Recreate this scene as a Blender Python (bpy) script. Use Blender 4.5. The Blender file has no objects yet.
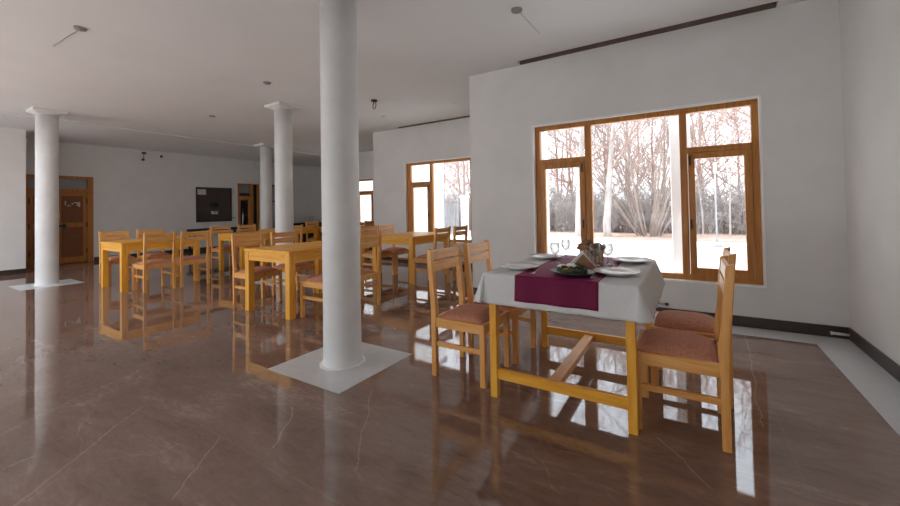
import bpy, bmesh, math, random
from mathutils import Vector, Matrix
import numpy as np
random.seed(7)
S = bpy.context.scene
C = S.collection
PI = math.pi
H = 1.15            # camera height
CEIL = 2.9
MATS = {}

# ------------------------------------------------------------------ materials
def new_mat(name):
    m = bpy.data.materials.new(name); m.use_nodes = True
    nt = m.node_tree; nt.nodes.clear()
    out = nt.nodes.new('ShaderNodeOutputMaterial')
    MATS[name] = m
    return m, nt, out

def N(nt, kind, **kw):
    n = nt.nodes.new(kind)
    for k, v in kw.items():
        if k.startswith('i_'):
            n.inputs[k[2:].replace('_', ' ')].default_value = v
        else:
            setattr(n, k, v)
    return n

def math_n(nt, op, a, b=None, clamp=False):
    n = nt.nodes.new('ShaderNodeMath'); n.operation = op; n.use_clamp = clamp
    for i, v in enumerate((a, b)):
        if v is None: continue
        if isinstance(v, (int, float)): n.inputs[i].default_value = v
        else: nt.links.new(v, n.inputs[i])
    return n.outputs[0]

def ramp(nt, fac, stops):
    r = nt.nodes.new('ShaderNodeValToRGB')
    e = r.color_ramp.elements
    while len(e) < len(stops): e.new(0.5)
    for el, (p, c) in zip(e, stops):
        el.position = p; el.color = (*c, 1)
    nt.links.new(fac, r.inputs[0])
    return r.outputs[0]

def mixc(nt, fac, a, b):
    n = nt.nodes.new('ShaderNodeMix'); n.data_type = 'RGBA'
    for idx, v in ((0, fac), (6, a), (7, b)):
        if isinstance(v, (int, float)): n.inputs[idx].default_value = v
        elif isinstance(v, tuple): n.inputs[idx].default_value = (*v, 1)
        else: nt.links.new(v, n.inputs[idx])
    return n.outputs[2]

def mottled(name, c1, c2, scale=6, rough=0.6, bump=0.0, stretch=(1, 1, 1), metallic=0.0, detail=4, spec=0.5):
    m, nt, out = new_mat(name)
    tc = N(nt, 'ShaderNodeTexCoord'); mp = N(nt, 'ShaderNodeMapping')
    mp.inputs['Scale'].default_value = stretch
    nt.links.new(tc.outputs['Object'], mp.inputs[0])
    nz = N(nt, 'ShaderNodeTexNoise', i_Scale=scale, i_Detail=detail)
    nt.links.new(mp.outputs[0], nz.inputs['Vector'])
    col = ramp(nt, nz.outputs['Fac'], [(0.3, c1), (0.7, c2)])
    b = N(nt, 'ShaderNodeBsdfPrincipled', i_Roughness=rough, i_Metallic=metallic)
    b.inputs['Specular IOR Level'].default_value = spec
    nt.links.new(col, b.inputs['Base Color'])
    if bump:
        bp = N(nt, 'ShaderNodeBump', i_Strength=bump, i_Distance=0.004)
        nt.links.new(nz.outputs['Fac'], bp.inputs['Height'])
        nt.links.new(bp.outputs[0], b.inputs['Normal'])
    nt.links.new(b.outputs[0], out.inputs[0])
    return m

def wood(name, c1, c2, c3, axis, rough=0.38):
    m, nt, out = new_mat(name)
    tc = N(nt, 'ShaderNodeTexCoord'); mp = N(nt, 'ShaderNodeMapping')
    sc = [16, 16, 16]; sc['xyz'.index(axis)] = 1.3
    mp.inputs['Scale'].default_value = sc
    nt.links.new(tc.outputs['Object'], mp.inputs[0])
    nz = N(nt, 'ShaderNodeTexNoise', i_Scale=1.6, i_Detail=6, i_Distortion=0.7)
    nt.links.new(mp.outputs[0], nz.inputs['Vector'])
    fine = N(nt, 'ShaderNodeTexNoise', i_Scale=7, i_Detail=3)
    nt.links.new(mp.outputs[0], fine.inputs['Vector'])
    s = math_n(nt, 'ADD', math_n(nt, 'MULTIPLY', nz.outputs['Fac'], 0.72), math_n(nt, 'MULTIPLY', fine.outputs['Fac'], 0.28))
    col = ramp(nt, s, [(0.32, c1), (0.5, c2), (0.68, c3)])
    b = N(nt, 'ShaderNodeBsdfPrincipled', i_Roughness=rough)
    b.inputs['Specular IOR Level'].default_value = 0.4
    nt.links.new(col, b.inputs['Base Color'])
    bp = N(nt, 'ShaderNodeBump', i_Strength=0.08, i_Distance=0.002)
    nt.links.new(s, bp.inputs['Height']); nt.links.new(bp.outputs[0], b.inputs['Normal'])
    nt.links.new(b.outputs[0], out.inputs[0])
    return m

def wood3(name, c1, c2, c3, rough=0.38):
    return {a: wood(f'{name} grain {a}', c1, c2, c3, a, rough) for a in 'xyz'}

def glassy(name, tint=(1, 1, 1), rough=0.0, edge=0.5, power=4.5, base=0.035):
    m, nt, out = new_mat(name)
    lw = N(nt, 'ShaderNodeLayerWeight', i_Blend=0.5)
    fac = math_n(nt, 'ADD', math_n(nt, 'MULTIPLY', math_n(nt, 'POWER', lw.outputs['Facing'], power), edge), base)
    tr = N(nt, 'ShaderNodeBsdfTransparent'); tr.inputs[0].default_value = (*tint, 1)
    gl = N(nt, 'ShaderNodeBsdfGlossy', i_Roughness=rough)
    mx = N(nt, 'ShaderNodeMixShader')
    nt.links.new(fac, mx.inputs[0]); nt.links.new(tr.outputs[0], mx.inputs[1]); nt.links.new(gl.outputs[0], mx.inputs[2])
    nt.links.new(mx.outputs[0], out.inputs[0])
    return m

PINE = wood3('honey pine', (0.70, 0.29, 0.026), (0.84, 0.40, 0.042), (0.90, 0.49, 0.07))
CHAIRW = wood3('reddish pine', (0.60, 0.25, 0.055), (0.74, 0.36, 0.10), (0.82, 0.46, 0.165))
FRAME = wood3('varnished window wood', (0.35, 0.132, 0.026), (0.47, 0.19, 0.038), (0.55, 0.25, 0.06))
DOORW = wood3('door wood', (0.32, 0.11, 0.022), (0.44, 0.17, 0.036), (0.52, 0.22, 0.055))
DARKW = mottled('dark brown hatch board', (0.030, 0.016, 0.012), (0.050, 0.027, 0.019), 5, 0.5, stretch=(1, 6, 1))
FABRIC = mottled('rust brown upholstery', (0.38, 0.145, 0.08), (0.56, 0.26, 0.165), 90, 0.95, 0.6, detail=6)
WALLM = mottled('warm grey wall paint', (0.71, 0.70, 0.68), (0.76, 0.75, 0.73), 3, 0.75)
FARWALLM = WALLM
CEILM = mottled('ceiling paint', (0.79, 0.795, 0.79), (0.83, 0.835, 0.83), 1.2, 0.8)
WHITE = mottled('white plaster', (0.86, 0.86, 0.85), (0.90, 0.90, 0.89), 8, 0.6)
COLM = mottled('white column plaster', (0.66, 0.66, 0.65), (0.74, 0.74, 0.73), 5, 0.55, 0.25)
STRIP = mottled('grey stone strip', (0.55, 0.555, 0.555), (0.61, 0.615, 0.615), 14, 0.28)
SKIRT = mottled('dark brown skirting tile', (0.035, 0.022, 0.018), (0.055, 0.035, 0.028), 8, 0.3)
CLOTH = mottled('white tablecloth', (0.62, 0.62, 0.61), (0.68, 0.68, 0.67), 120, 0.85, 0.25)
RUNNER = mottled('burgundy woven runner', (0.12, 0.002, 0.030), (0.18, 0.003, 0.055), 160, 0.5, 0.4)
_b = [n for n in RUNNER.node_tree.nodes if n.type == 'BSDF_PRINCIPLED'][0]
_b.inputs['Sheen Weight'].default_value = 0.14; _b.inputs['Specular IOR Level'].default_value = 0.18; _b.inputs['Sheen Roughness'].default_value = 0.35; _b.inputs['Sheen Tint'].default_value = (1.0, 0.08, 0.38, 1)
CHINA = mottled('white china', (0.80, 0.80, 0.79), (0.84, 0.84, 0.83), 3, 0.12)
STEEL = mottled('brushed steel', (0.55, 0.55, 0.55), (0.65, 0.65, 0.65), 20, 0.25, metallic=1.0)
DARKM = mottled('dark metal', (0.02, 0.02, 0.02), (0.035, 0.033, 0.03), 20, 0.4)
BLACK = mottled('black laminate', (0.008, 0.008, 0.009), (0.015, 0.014, 0.014), 10, 0.45)
TRAYM = mottled('dark grey dish', (0.03, 0.03, 0.035), (0.05, 0.05, 0.055), 10, 0.3)
LEAFM = mottled('dark salad leaves', (0.015, 0.03, 0.012), (0.07, 0.10, 0.04), 40, 0.6)
CARROT = mottled('orange carrot', (0.70, 0.22, 0.02), (0.80, 0.30, 0.04), 30, 0.5)
ONION = mottled('white onion', (0.72, 0.72, 0.66), (0.80, 0.80, 0.74), 30, 0.4)
NAPKIN = mottled('white paper napkin', (0.74, 0.73, 0.72), (0.80, 0.79, 0.78), 20, 0.9)
HOLDER = mottled('brown napkin holder wood', (0.33, 0.17, 0.08), (0.50, 0.29, 0.15), 25, 0.5, stretch=(1, 1, 5))
BASKET = mottled('pale cane', (0.50, 0.38, 0.28), (0.66, 0.54, 0.42), 20, 0.7, stretch=(3, 3, 1))
BREAD = mottled('brown crust', (0.16, 0.075, 0.03), (0.38, 0.20, 0.09), 22, 0.8, 0.5)
GLASS = glassy('window glass', edge=0.35, base=0.018)
WINEG = glassy('wine glass', (0.80, 0.80, 0.79), 0.0, 0.9, 1.5)
DULLG = mottled('dim transom glass', (0.26, 0.28, 0.29), (0.32, 0.34, 0.35), 3, 0.15)
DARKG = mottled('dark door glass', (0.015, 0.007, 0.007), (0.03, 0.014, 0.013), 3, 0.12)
PAPER = mottled('white notice paper', (0.55, 0.57, 0.58), (0.62, 0.63, 0.64), 10, 0.8)
GREYP = mottled('grey fitting plastic', (0.26, 0.25, 0.24), (0.32, 0.31, 0.30), 10, 0.6)
GROUND = mottled('pale concrete ground', (0.60, 0.60, 0.60), (0.68, 0.68, 0.68), 0.6, 0.9)
LITTER = mottled('reddish leaf litter', (0.30, 0.195, 0.155), (0.40, 0.28, 0.23), 3, 0.95, detail=8)
BARKP = mottled('pale bark', (0.32, 0.29, 0.27), (0.46, 0.42, 0.39), 8, 0.9, stretch=(1, 1, 0.3))
TWIGR = mottled('reddish twigs', (0.28, 0.19, 0.16), (0.36, 0.255, 0.22), 4, 0.95)
TWIGG = mottled('grey twigs', (0.29, 0.265, 0.255), (0.38, 0.35, 0.335), 4, 0.95)
EXTW = mottled('white exterior paint', (0.80, 0.80, 0.80), (0.85, 0.85, 0.85), 2, 0.8)
FENCEM = mottled('grey fence paint', (0.22, 0.22, 0.23), (0.28, 0.28, 0.29), 4, 0.7)

def floor_mat():
    m, nt, out = new_mat('polished brown marble')
    tc = N(nt, 'ShaderNodeTexCoord')
    P = tc.outputs['Object']
    mp = N(nt, 'ShaderNodeMapping'); mp.inputs['Rotation'].default_value = (0, 0, 0.5); mp.inputs['Scale'].default_value = (0.8, 2.6, 1)
    nt.links.new(P, mp.inputs[0])
    n1 = N(nt, 'ShaderNodeTexNoise', i_Scale=1.3, i_Detail=9, i_Roughness=0.62, i_Distortion=0.6)
    nt.links.new(mp.outputs[0], n1.inputs['Vector'])
    n2 = N(nt, 'ShaderNodeTexNoise', i_Scale=8, i_Detail=10, i_Roughness=0.75, i_Distortion=1.6)
    nt.links.new(mp.outputs[0], n2.inputs['Vector'])
    f = math_n(nt, 'ADD', math_n(nt, 'MULTIPLY', n1.outputs['Fac'], 0.55), math_n(nt, 'MULTIPLY', n2.outputs['Fac'], 0.45))
    col = ramp(nt, f, [(0.34, (0.115, 0.062, 0.045)), (0.45, (0.20, 0.124, 0.094)), (0.55, (0.245, 0.158, 0.123)), (0.66, (0.38, 0.27, 0.22))])
    # fine random veins
    wn = N(nt, 'ShaderNodeTexNoise', i_Scale=2.0, i_Detail=4)
    nt.links.new(P, wn.inputs['Vector'])
    wv = N(nt, 'ShaderNodeVectorMath', operation='MULTIPLY_ADD')
    nt.links.new(wn.outputs['Color'], wv.inputs[0]); wv.inputs[1].default_value = (0.5, 0.5, 0); nt.links.new(P, wv.inputs[2])
    vo = N(nt, 'ShaderNodeTexVoronoi', feature='DISTANCE_TO_EDGE', i_Scale=0.62)
    nt.links.new(wv.outputs[0], vo.inputs['Vector'])
    vein = math_n(nt, 'SUBTRACT', 1.0, math_n(nt, 'MULTIPLY', vo.outputs['Distance'], 260), True)
    msk = math_n(nt, 'MULTIPLY', math_n(nt, 'SUBTRACT', n1.outputs['Fac'], 0.42), 4.0, True)
    vein = math_n(nt, 'MULTIPLY', vein, math_n(nt, 'MULTIPLY', msk, 0.5))
    # the long single veins that cross particular slabs
    sx = N(nt, 'ShaderNodeSeparateXYZ')
    w2 = N(nt, 'ShaderNodeTexNoise', i_Scale=4.0, i_Detail=5)
    nt.links.new(P, w2.inputs['Vector'])
    wv2 = N(nt, 'ShaderNodeVectorMath', operation='MULTIPLY_ADD')
    nt.links.new(w2.outputs['Color'], wv2.inputs[0]); wv2.inputs[1].default_value = (0.09, 0.09, 0); nt.links.new(P, wv2.inputs[2])
    off = N(nt, 'ShaderNodeVectorMath', operation='SUBTRACT'); nt.links.new(wv2.outputs[0], off.inputs[0]); off.inputs[1].default_value = (0.045, 0.045, 0)
    nt.links.new(off.outputs[0], sx.inputs[0])
    X, Y = sx.outputs[0], sx.outputs[1]
    total = vein
    for (ax, ay, bx, by, w) in FLOOR_VEINS:
        L = math.hypot(bx-ax, by-ay); ux, uy = (bx-ax)/L, (by-ay)/L
        dx = math_n(nt, 'SUBTRACT', X, ax); dy = math_n(nt, 'SUBTRACT', Y, ay)
        t = math_n(nt, 'ADD', math_n(nt, 'MULTIPLY', dx, ux), math_n(nt, 'MULTIPLY', dy, uy))
        d = math_n(nt, 'ABSOLUTE', math_n(nt, 'ADD', math_n(nt, 'MULTIPLY', dx, -uy), math_n(nt, 'MULTIPLY', dy, ux)))
        k = math_n(nt, 'SUBTRACT', 1.0, math_n(nt, 'DIVIDE', d, w), True)
        k = math_n(nt, 'MULTIPLY', k, math_n(nt, 'GREATER_THAN', t, 0.0))
        k = math_n(nt, 'MULTIPLY', k, math_n(nt, 'LESS_THAN', t, L))
        total = math_n(nt, 'MAXIMUM', total, math_n(nt, 'MULTIPLY', k, math_n(nt, 'MULTIPLY', n2.outputs['Fac'], 1.25, True)))
    col = mixc(nt, total, col, (0.52, 0.36, 0.27))
    # slab joints
    sp = N(nt, 'ShaderNodeSeparateXYZ'); nt.links.new(P, sp.inputs[0])
    def joint(v, o, per):
        a = math_n(nt, 'PINGPONG', math_n(nt, 'ADD', v, o), per/2)
        return math_n(nt, 'LESS_THAN', a, 0.0016)
    g = math_n(nt, 'MAXIMUM', joint(sp.outputs[0], 1.72, 2.09), joint(sp.outputs[1], -1.05, 1.045))
    col = mixc(nt, math_n(nt, 'MULTIPLY', g, 0.35), col, (0.36, 0.25, 0.19))
    b = N(nt, 'ShaderNodeBsdfPrincipled', i_Roughness=0.055, i_IOR=1.85)
    nt.links.new(col, b.inputs['Base Color'])
    rg = math_n(nt, 'ADD', math_n(nt, 'MULTIPLY', n1.outputs['Fac'], 0.045), 0.012)
    nt.links.new(rg, b.inputs['Roughness'])
    bn = N(nt, 'ShaderNodeTexNoise', i_Scale=3.0, i_Detail=2)
    nt.links.new(P, bn.inputs['Vector'])
    bp = N(nt, 'ShaderNodeBump', i_Strength=0.06, i_Distance=0.01)
    nt.links.new(bn.outputs['Fac'], bp.inputs['Height']); nt.links.new(bp.outputs[0], b.inputs['Normal'])
    nt.links.new(b.outputs[0], out.inputs[0])
    return m
FLOOR_VEINS = [(-2.29, 0.35, -2.475, 0.581, .005), (-2.475, 0.581, -2.79, 0.972, .005), (-2.005, 1.426, -1.84, 1.248, .0055), (-1.84, 1.248, -1.745, 1.129, .0055),
               (-1.755, 1.823, -1.524, 1.542, .005), (-1.524, 1.542, -1.438, 1.396, .005), (-1.438, 1.396, -1.283, 1.22, .0045), (-2.667, 0.404, -2.69, 0.50, .007),
               (-0.174, 2.16, 0.058, 1.873, .0045), (-2.06, 1.051, -1.795, 0.713, .004), (0.372, 4.19, 0.29, 2.5, .004), (-3.089, 0.458, -3.246, 0.718, .004), (-3.246, 0.718, -3.458, 1.188, .004)]
FLOORM = floor_mat()

# ------------------------------------------------------------------ mesh helpers
class MB:
    def __init__(self): self.bm = bmesh.new()
    def _finish(self, verts, bevel, seg=2):
        if bevel:
            es = list({e for v in verts for e in v.link_edges})
            bmesh.ops.bevel(self.bm, geom=es, offset=bevel, segments=seg, affect='EDGES', profile=0.5)
    def box(self, x0, x1, y0, y1, z0, z1, bevel=0.0, seg=2):
        M = Matrix.Translation(((x0+x1)/2, (y0+y1)/2, (z0+z1)/2)) @ Matrix.Diagonal((x1-x0, y1-y0, z1-z0, 1))
        r = bmesh.ops.create_cube(self.bm, size=1, matrix=M)
        self._finish(r['verts'], bevel, seg); return self
    def prism(self, pts, axis, a0, a1, bevel=0.0):
        """polygon pts in the two axes other than `axis`, extruded from a0 to a1"""
        def mk(p, a):
            if axis == 'y': return (p[0], a, p[1])
            if axis == 'x': return (a, p[0], p[1])
            return (p[0], p[1], a)
        v0 = [self.bm.verts.new(mk(p, a0)) for p in pts]; v1 = [self.bm.verts.new(mk(p, a1)) for p in pts]
        n = len(pts)
        fs = [self.bm.faces.new(v0), self.bm.faces.new(v1[::-1])]
        for i in range(n):
            fs.append(self.bm.faces.new((v0[i], v1[i], v1[(i+1) % n], v0[(i+1) % n])))
        bmesh.ops.recalc_face_normals(self.bm, faces=fs)
        self._finish(v0+v1, bevel); return self
    def hexa(self, b, t):
        """solid from four bottom and four top corners"""
        v = [self.bm.verts.new(p) for p in list(b)+list(t)]
        fs = [self.bm.faces.new([v[i] for i in q]) for q in ((3, 2, 1, 0), (4, 5, 6, 7), (0, 1, 5, 4), (1, 2, 6, 5), (2, 3, 7, 6), (3, 0, 4, 7))]
        bmesh.ops.recalc_face_normals(self.bm, faces=fs); return self
    def lathe(self, prof, seg=32, cx=0, cy=0, sx=1, sy=1):
        rings = []
        for r, z in prof:
            if r < 1e-6: rings.append([self.bm.verts.new((cx, cy, z))])
            else: rings.append([self.bm.verts.new((cx+sx*r*math.cos(2*PI*i/seg), cy+sy*r*math.sin(2*PI*i/seg), z)) for i in range(seg)])
        fs = []
        for a, b in zip(rings, rings[1:]):
            for i in range(seg):
                j = (i+1) % seg
                if len(a) == 1 and len(b) == 1: continue
                if len(a) == 1: fs.append(self.bm.faces.new((a[0], b[i], b[j])))
                elif len(b) == 1: fs.append(self.bm.faces.new((a[i], a[j], b[0])))
                else: fs.append(self.bm.faces.new((a[i], a[j], b[j], b[i])))
        for r in (rings[0], rings[-1]):
            if len(r) > 1: fs.append(self.bm.faces.new(r))
        bmesh.ops.recalc_face_normals(self.bm, faces=fs)
        for f in fs: f.smooth = True
        return self
    def tube(self, pts, r, seg=8):
        pts = [Vector(p) for p in pts]; rings = []
        for i, p in enumerate(pts):
            d = (pts[min(i+1, len(pts)-1)] - pts[max(i-1, 0)]).normalized()
            u = d.orthogonal().normalized() if i == 0 else (u - d*u.dot(d)).normalized()
            w = d.cross(u); rr = r[i] if isinstance(r, (list, tuple)) else r
            rings.append([self.bm.verts.new(p + rr*(math.cos(2*PI*k/seg)*u + math.sin(2*PI*k/seg)*w)) for k in range(seg)])
        fs = []
        for a, b in zip(rings, rings[1:]):
            for k in range(seg):
                fs.append(self.bm.faces.new((a[k], a[(k+1) % seg], b[(k+1) % seg], b[k])))
        fs += [self.bm.faces.new(rings[0][::-1]), self.bm.faces.new(rings[-1])]
        for f in fs: f.smooth = True
        return self
    def blob(self, c, r, seed=0, amp=0.15, sub=3):
        rs = random.Random(seed); ph = [rs.uniform(0, 6.28) for _ in range(6)]
        q = bmesh.ops.create_icosphere(self.bm, subdivisions=sub, radius=1)
        for v in q['verts']:
            n = v.co.copy()
            k = 1 + amp*(math.sin(3*n.x+ph[0])*math.sin(3*n.y+ph[1]) + 0.6*math.sin(6*n.z+ph[2]+2*n.x) + 0.5*math.sin(7*n.y+ph[3]))
            v.co = Vector((c[0]+r[0]*n.x*k, c[1]+r[1]*n.y*k, c[2]+r[2]*n.z*k))
            for f in v.link_faces: f.smooth = True
        return self
    def build(self, name, mat, parent=None, loc=None, mods=None):
        me = bpy.data.meshes.new(name); self.bm.to_mesh(me); self.bm.free()
        me.materials.append(mat)
        o = bpy.data.objects.new(name, me); C.objects.link(o)
        if loc: o.location = loc
        if parent: o.parent = parent
        return o

def tag(o, label=None, cat=None, group=None, kind=None):
    if label: o['label'] = label
    if cat: o['category'] = cat
    if group: o['group'] = group
    if kind: o['kind'] = kind
    return o
def empty(name, loc=(0, 0, 0), rz=0.0):
    o = bpy.data.objects.new(name, None); C.objects.link(o)
    o.empty_display_size = 0.1
    o.location = loc; o.rotation_euler = (0, 0, rz); return o
def struct(o, label=None, cat=None):
    o['kind'] = 'structure'
    if label: o['label'] = label
    if cat: o['category'] = cat
    return o
def dup(root, loc, rz=0.0, label=None, group=None):
    r = root.copy(); C.objects.link(r); r.location = loc; r.rotation_euler = (0, 0, rz)
    if label: r['label'] = label
    if group: r['group'] = group
    for ch in list(root.children):
        c = ch.copy(); C.objects.link(c); c.parent = r
        for g in list(ch.children):
            d = g.copy(); C.objects.link(d); d.parent = c
    return r

# ------------------------------------------------------------------ the room shell
XR, XW, XW2, XW3 = 1.105, -2.46, -6.10, -9.75        # right wall, then the steps of the window front
Y1, Y2, Y3, Y4 = 4.47, 6.48, 8.47, 10.48
XF, XL, YB, YJ = -12.5, -11.3, -2.4, 2.01            # far wall, near left wall, back wall, end of left wall
T = 0.22

fl = MB()
for a in ((XF-.3, XR+.3, YB-.3, Y1+.0), (XF-.3, XW, Y1, Y2), (XF-.3, XW2, Y2, Y3), (XF-.3, XW3, Y3, Y4)):
    fl.box(a[0], a[1], a[2], a[3], -0.12, 0.0)
struct(fl.build('floor', FLOORM), 'polished brown marble floor with pale veins')

def wall(name, boxes, mat=WALLM, label=None):
    m = MB()
    for b in boxes: m.box(*b)
    return struct(m.build(name, mat), label)

def wall_y(name, y, x0, x1, holes, thick=T, top=3.2, label=None, mat=WALLM):
    """wall along X at inner face y, outwards +thick, with holes (x0,x1,z0,z1) left to right"""
    bx = []; c = x0; ya, yb = min(y, y+thick), max(y, y+thick)
    for h in sorted(holes):
        bx.append((c, h[0], ya, yb, -0.12, top))
        if h[2] > -0.1: bx.append((h[0], h[1], ya, yb, -0.12, h[2]))
        bx.append((h[0], h[1], ya, yb, h[3], top)); c = h[1]
    bx.append((c, x1, ya, yb, -0.12, top))
    return wall(name, bx, mat, label)

W1 = (-1.602, 0.573, 0.372, 2.13)
W2 = (-5.19, -3.54, 0.45, 2.145)
W3 = (-9.45, -7.97, 0.62, 2.09)
wall_y('wall_window', Y1, XW, XR, [W1], label='grey wall holding the large wooden window')
wall_y('wall_bay', Y2, XW2, XW, [W2], label='wall of the recessed bay with the second window')
wall_y('wall_inner_bay', Y3, XW3, XW2, [W3], label='wall of the third window')
W4 = (-12.0, -10.0, .45, 2.1)  # hidden opening, added to brighten the far end
wall_y('wall_end_bay', Y4, XF-T, XW3, [W4], label='last stretch of window side wall')
wall('wall_bay_return', [(XW, XW+T, Y1+T, Y2+T, -.12, 3.2)])
wall('wall_inner_bay_return', [(XW2, XW2+T, Y2+T, Y3+T, -.12, 3.2)])
wall('wall_end_bay_return', [(XW3, XW3+T, Y3+T, Y4+T, -.12, 3.2)])
wall('wall_right', [(XR, XR+T, YB-T, Y1+T, -.12, 3.2)], label='plain light wall on the right')
wall('wall_left', [(XL-T, XL, YB-T, YJ, -.12, 3.2), (XF, XL-T, YJ-T, YJ, -.12, 3.2)], label='near stretch of left wall')

# far wall with its two door openings and the hatch opening
D1 = (2.17, 3.36, -0.12, 2.075)
D2 = (6.93, 7.66, -0.12, 2.08)
bx = []; c = YJ
for h in (D1, D2):
    bx.append((XF-T, XF, c, h[0], -.12, 3.2)); bx.append((XF-T, XF, h[0], h[1], h[3], 3.2)); c = h[1]
bx.append((XF-T, XF, c, Y4, -.12, 3.2)); bx.append((XF-T-.25, XF-T-.02, YJ-.2, Y4+.2, -.12, 3.2))
wall('wall_far', bx, label='long grey wall at the far end')

# unseen back wall (behind the viewpoint), its windows added to supply daylight
BH = [(-11.0+i*2.4, -11.0+i*2.4+2.15, 0.12, 2.75) for i in range(3)] + [(-3.8, -1.65, .12, 1.35), (-1.4, .75, .12, 1.0)]
wall_y('wall_back', YB, XL, XR, BH, thick=-T, label='wall opposite the window side, its glazing added for daylight')

# ceiling with curtain slots and a lower soffit at the far end
ce = MB()
def cb(x0, x1, y0, y1, z=CEIL): ce.box(x0, x1, y0, y1, z, 3.22)
SOF = -9.75
SKY0, SKY1, SKX = YB+.1, .30, -5.2
cb(SOF, XR+T, SKY1, 4.335); cb(XF-T, SOF, SKY1, Y4+T, CEIL-.025); cb(XF-T, XR+T, YB-T, SKY0); cb(SKX, XR+T, SKY0, SKY1)
cb(XW, -1.73, 4.335, Y1+T); cb(0.70, XR+T, 4.335, Y1+T); ce.box(-1.73, 0.70, 4.335, Y1+T, 3.12, 3.22)
cb(SOF, XW, 4.335, 6.36)
cb(SOF, -5.32, 6.36, Y2+T); ce.box(-5.32, XW, 6.36, Y2+T, 3.12, 3.22)
cb(SOF, XW2, Y2+T, Y3+T)
struct(ce.build('ceiling', CEILM), 'pale grey ceiling with curtain slots along the window walls')

SLOT_SHADE = mottled('brown strip added as shade', (0.12, 0.080, 0.065), (0.16, 0.11, 0.09), 6, 0.7)  # shade of the ceiling slots put into the colour of two added strips
struct(MB().box(-1.73, .70, Y1-.03, Y1, CEIL-.0, 3.10, .003).build('trim_7', SLOT_SHADE), 'brown strip added as shade in the slot above the large window')
struct(MB().box(-5.32, XW, Y2-.03, Y2, CEIL-.0, 3.10, .003).build('trim_8', SLOT_SHADE), 'brown strip added as shade in the slot above the bay window')
# skirting
def skirt(name, boxes):
    m = MB()
    for b in boxes: m.box(*b)
    return struct(m.build(name, SKIRT), 'dark brown skirting')
bt, bh = 0.012, 0.098
skirt('baseboard_window', [(XW, XR, Y1-bt, Y1, 0, bh)])
skirt('baseboard_right', [(XR-bt, XR, YB, Y1-bt, 0, bh)])
skirt('baseboard_bay', [(XW2, XW, Y2-bt, Y2, 0, bh)])
skirt('baseboard_inner_bay', [(XW3, XW2, Y3-bt, Y3, 0, bh)])
skirt('baseboard_end_bay', [(XF, XW3, Y4-bt, Y4, 0, bh)])
skirt('baseboard_left', [(XL, XL+bt, YB, YJ, 0, bh)])
skirt('baseboard_far', [(XF, XF+bt, D1[1]+.01, D2[0]-.01, 0, bh), (XF, XF+bt, D2[1]+.01, Y4-bt, 0, bh)])

# grey stone strips let into the floor
def strip(name, x0, x1, y0, y1, label):
    return struct(MB().box(x0, x1, y0, y1, -.01, .0015).build(name, STRIP), label)
strip('trim_1', 0.84, XR-bt, YB, 4.19, 'grey stone border along the right wall')
strip('trim_2', XW, XR-bt, 4.19, Y1-bt, 'grey stone border under the window')
COLS = [(-2.265, 2.045), (-9.10, 1.86), (-5.70, 3.93), (-9.40, 5.96)]
for i, (x, y) in enumerate(COLS):
    strip(f'trim_{3+i}', x-.375, x+.375, y-.375, y+.375, 'square grey stone slab round the foot of a column')

# ------------------------------------------------------------------ columns
def column(x, y, label, top, drips=False):
    root = empty('round_column', (x, y, 0.0015)); tag(root, label, 'column', 'white columns')
    prof = [(0.152, 0), (0.146, .012), (0.141, .05), (0.139, .4), (0.140, 1.2), (0.138, 2.0), (0.140, top-.08)]
    MB().lathe(prof, 48).build('shaft', COLM, root)
    m = MB()
    n = 32; s = .205
    lo = []; hi = []; up = []
    for k in range(n):
        a = 2*PI*k/n; ca, sa = math.cos(a), math.sin(a); q = max(abs(ca), abs(sa))
        lo.append(m.bm.verts.new((.140*ca, .140*sa, top-.082)))
        hi.append(m.bm.verts.new((s*ca/q, s*sa/q, top-.035)))
        up.append(m.bm.verts.new((s*ca/q, s*sa/q, top-.0015)))
    for a, b in ((lo, hi), (hi, up)):
        for k in range(n): m.bm.faces.new((a[k], a[(k+1) % n], b[(k+1) % n], b[k]))
    m.bm.faces.new(up); m.bm.faces.new(lo[::-1])
    m.build('capital', COLM, root)
    m = MB()
    rs = random.Random(int(x*10)); pr = []
    for k in range(40):
        a = 2*PI*k/40; r = .160+.012*rs.random()+.008*math.sin(3*a)
        pr.append((r*math.cos(a), r*math.sin(a)))
    m.prism(pr, 'z', 0, .004)
    m.build('plaster_skirt', WHITE, root)
    return root
column(*COLS[0], 'nearest round white column, between the white-clothed table and the long pine table', CEIL)
column(*COLS[1], 'round white column beside the far wooden double door on the left', CEIL)
column(*COLS[2], 'round white column right behind the pine table with four chairs, front one of the middle pair', CEIL)
column(*COLS[3], 'rearmost round white column, next to the narrow far door', CEIL)

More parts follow.
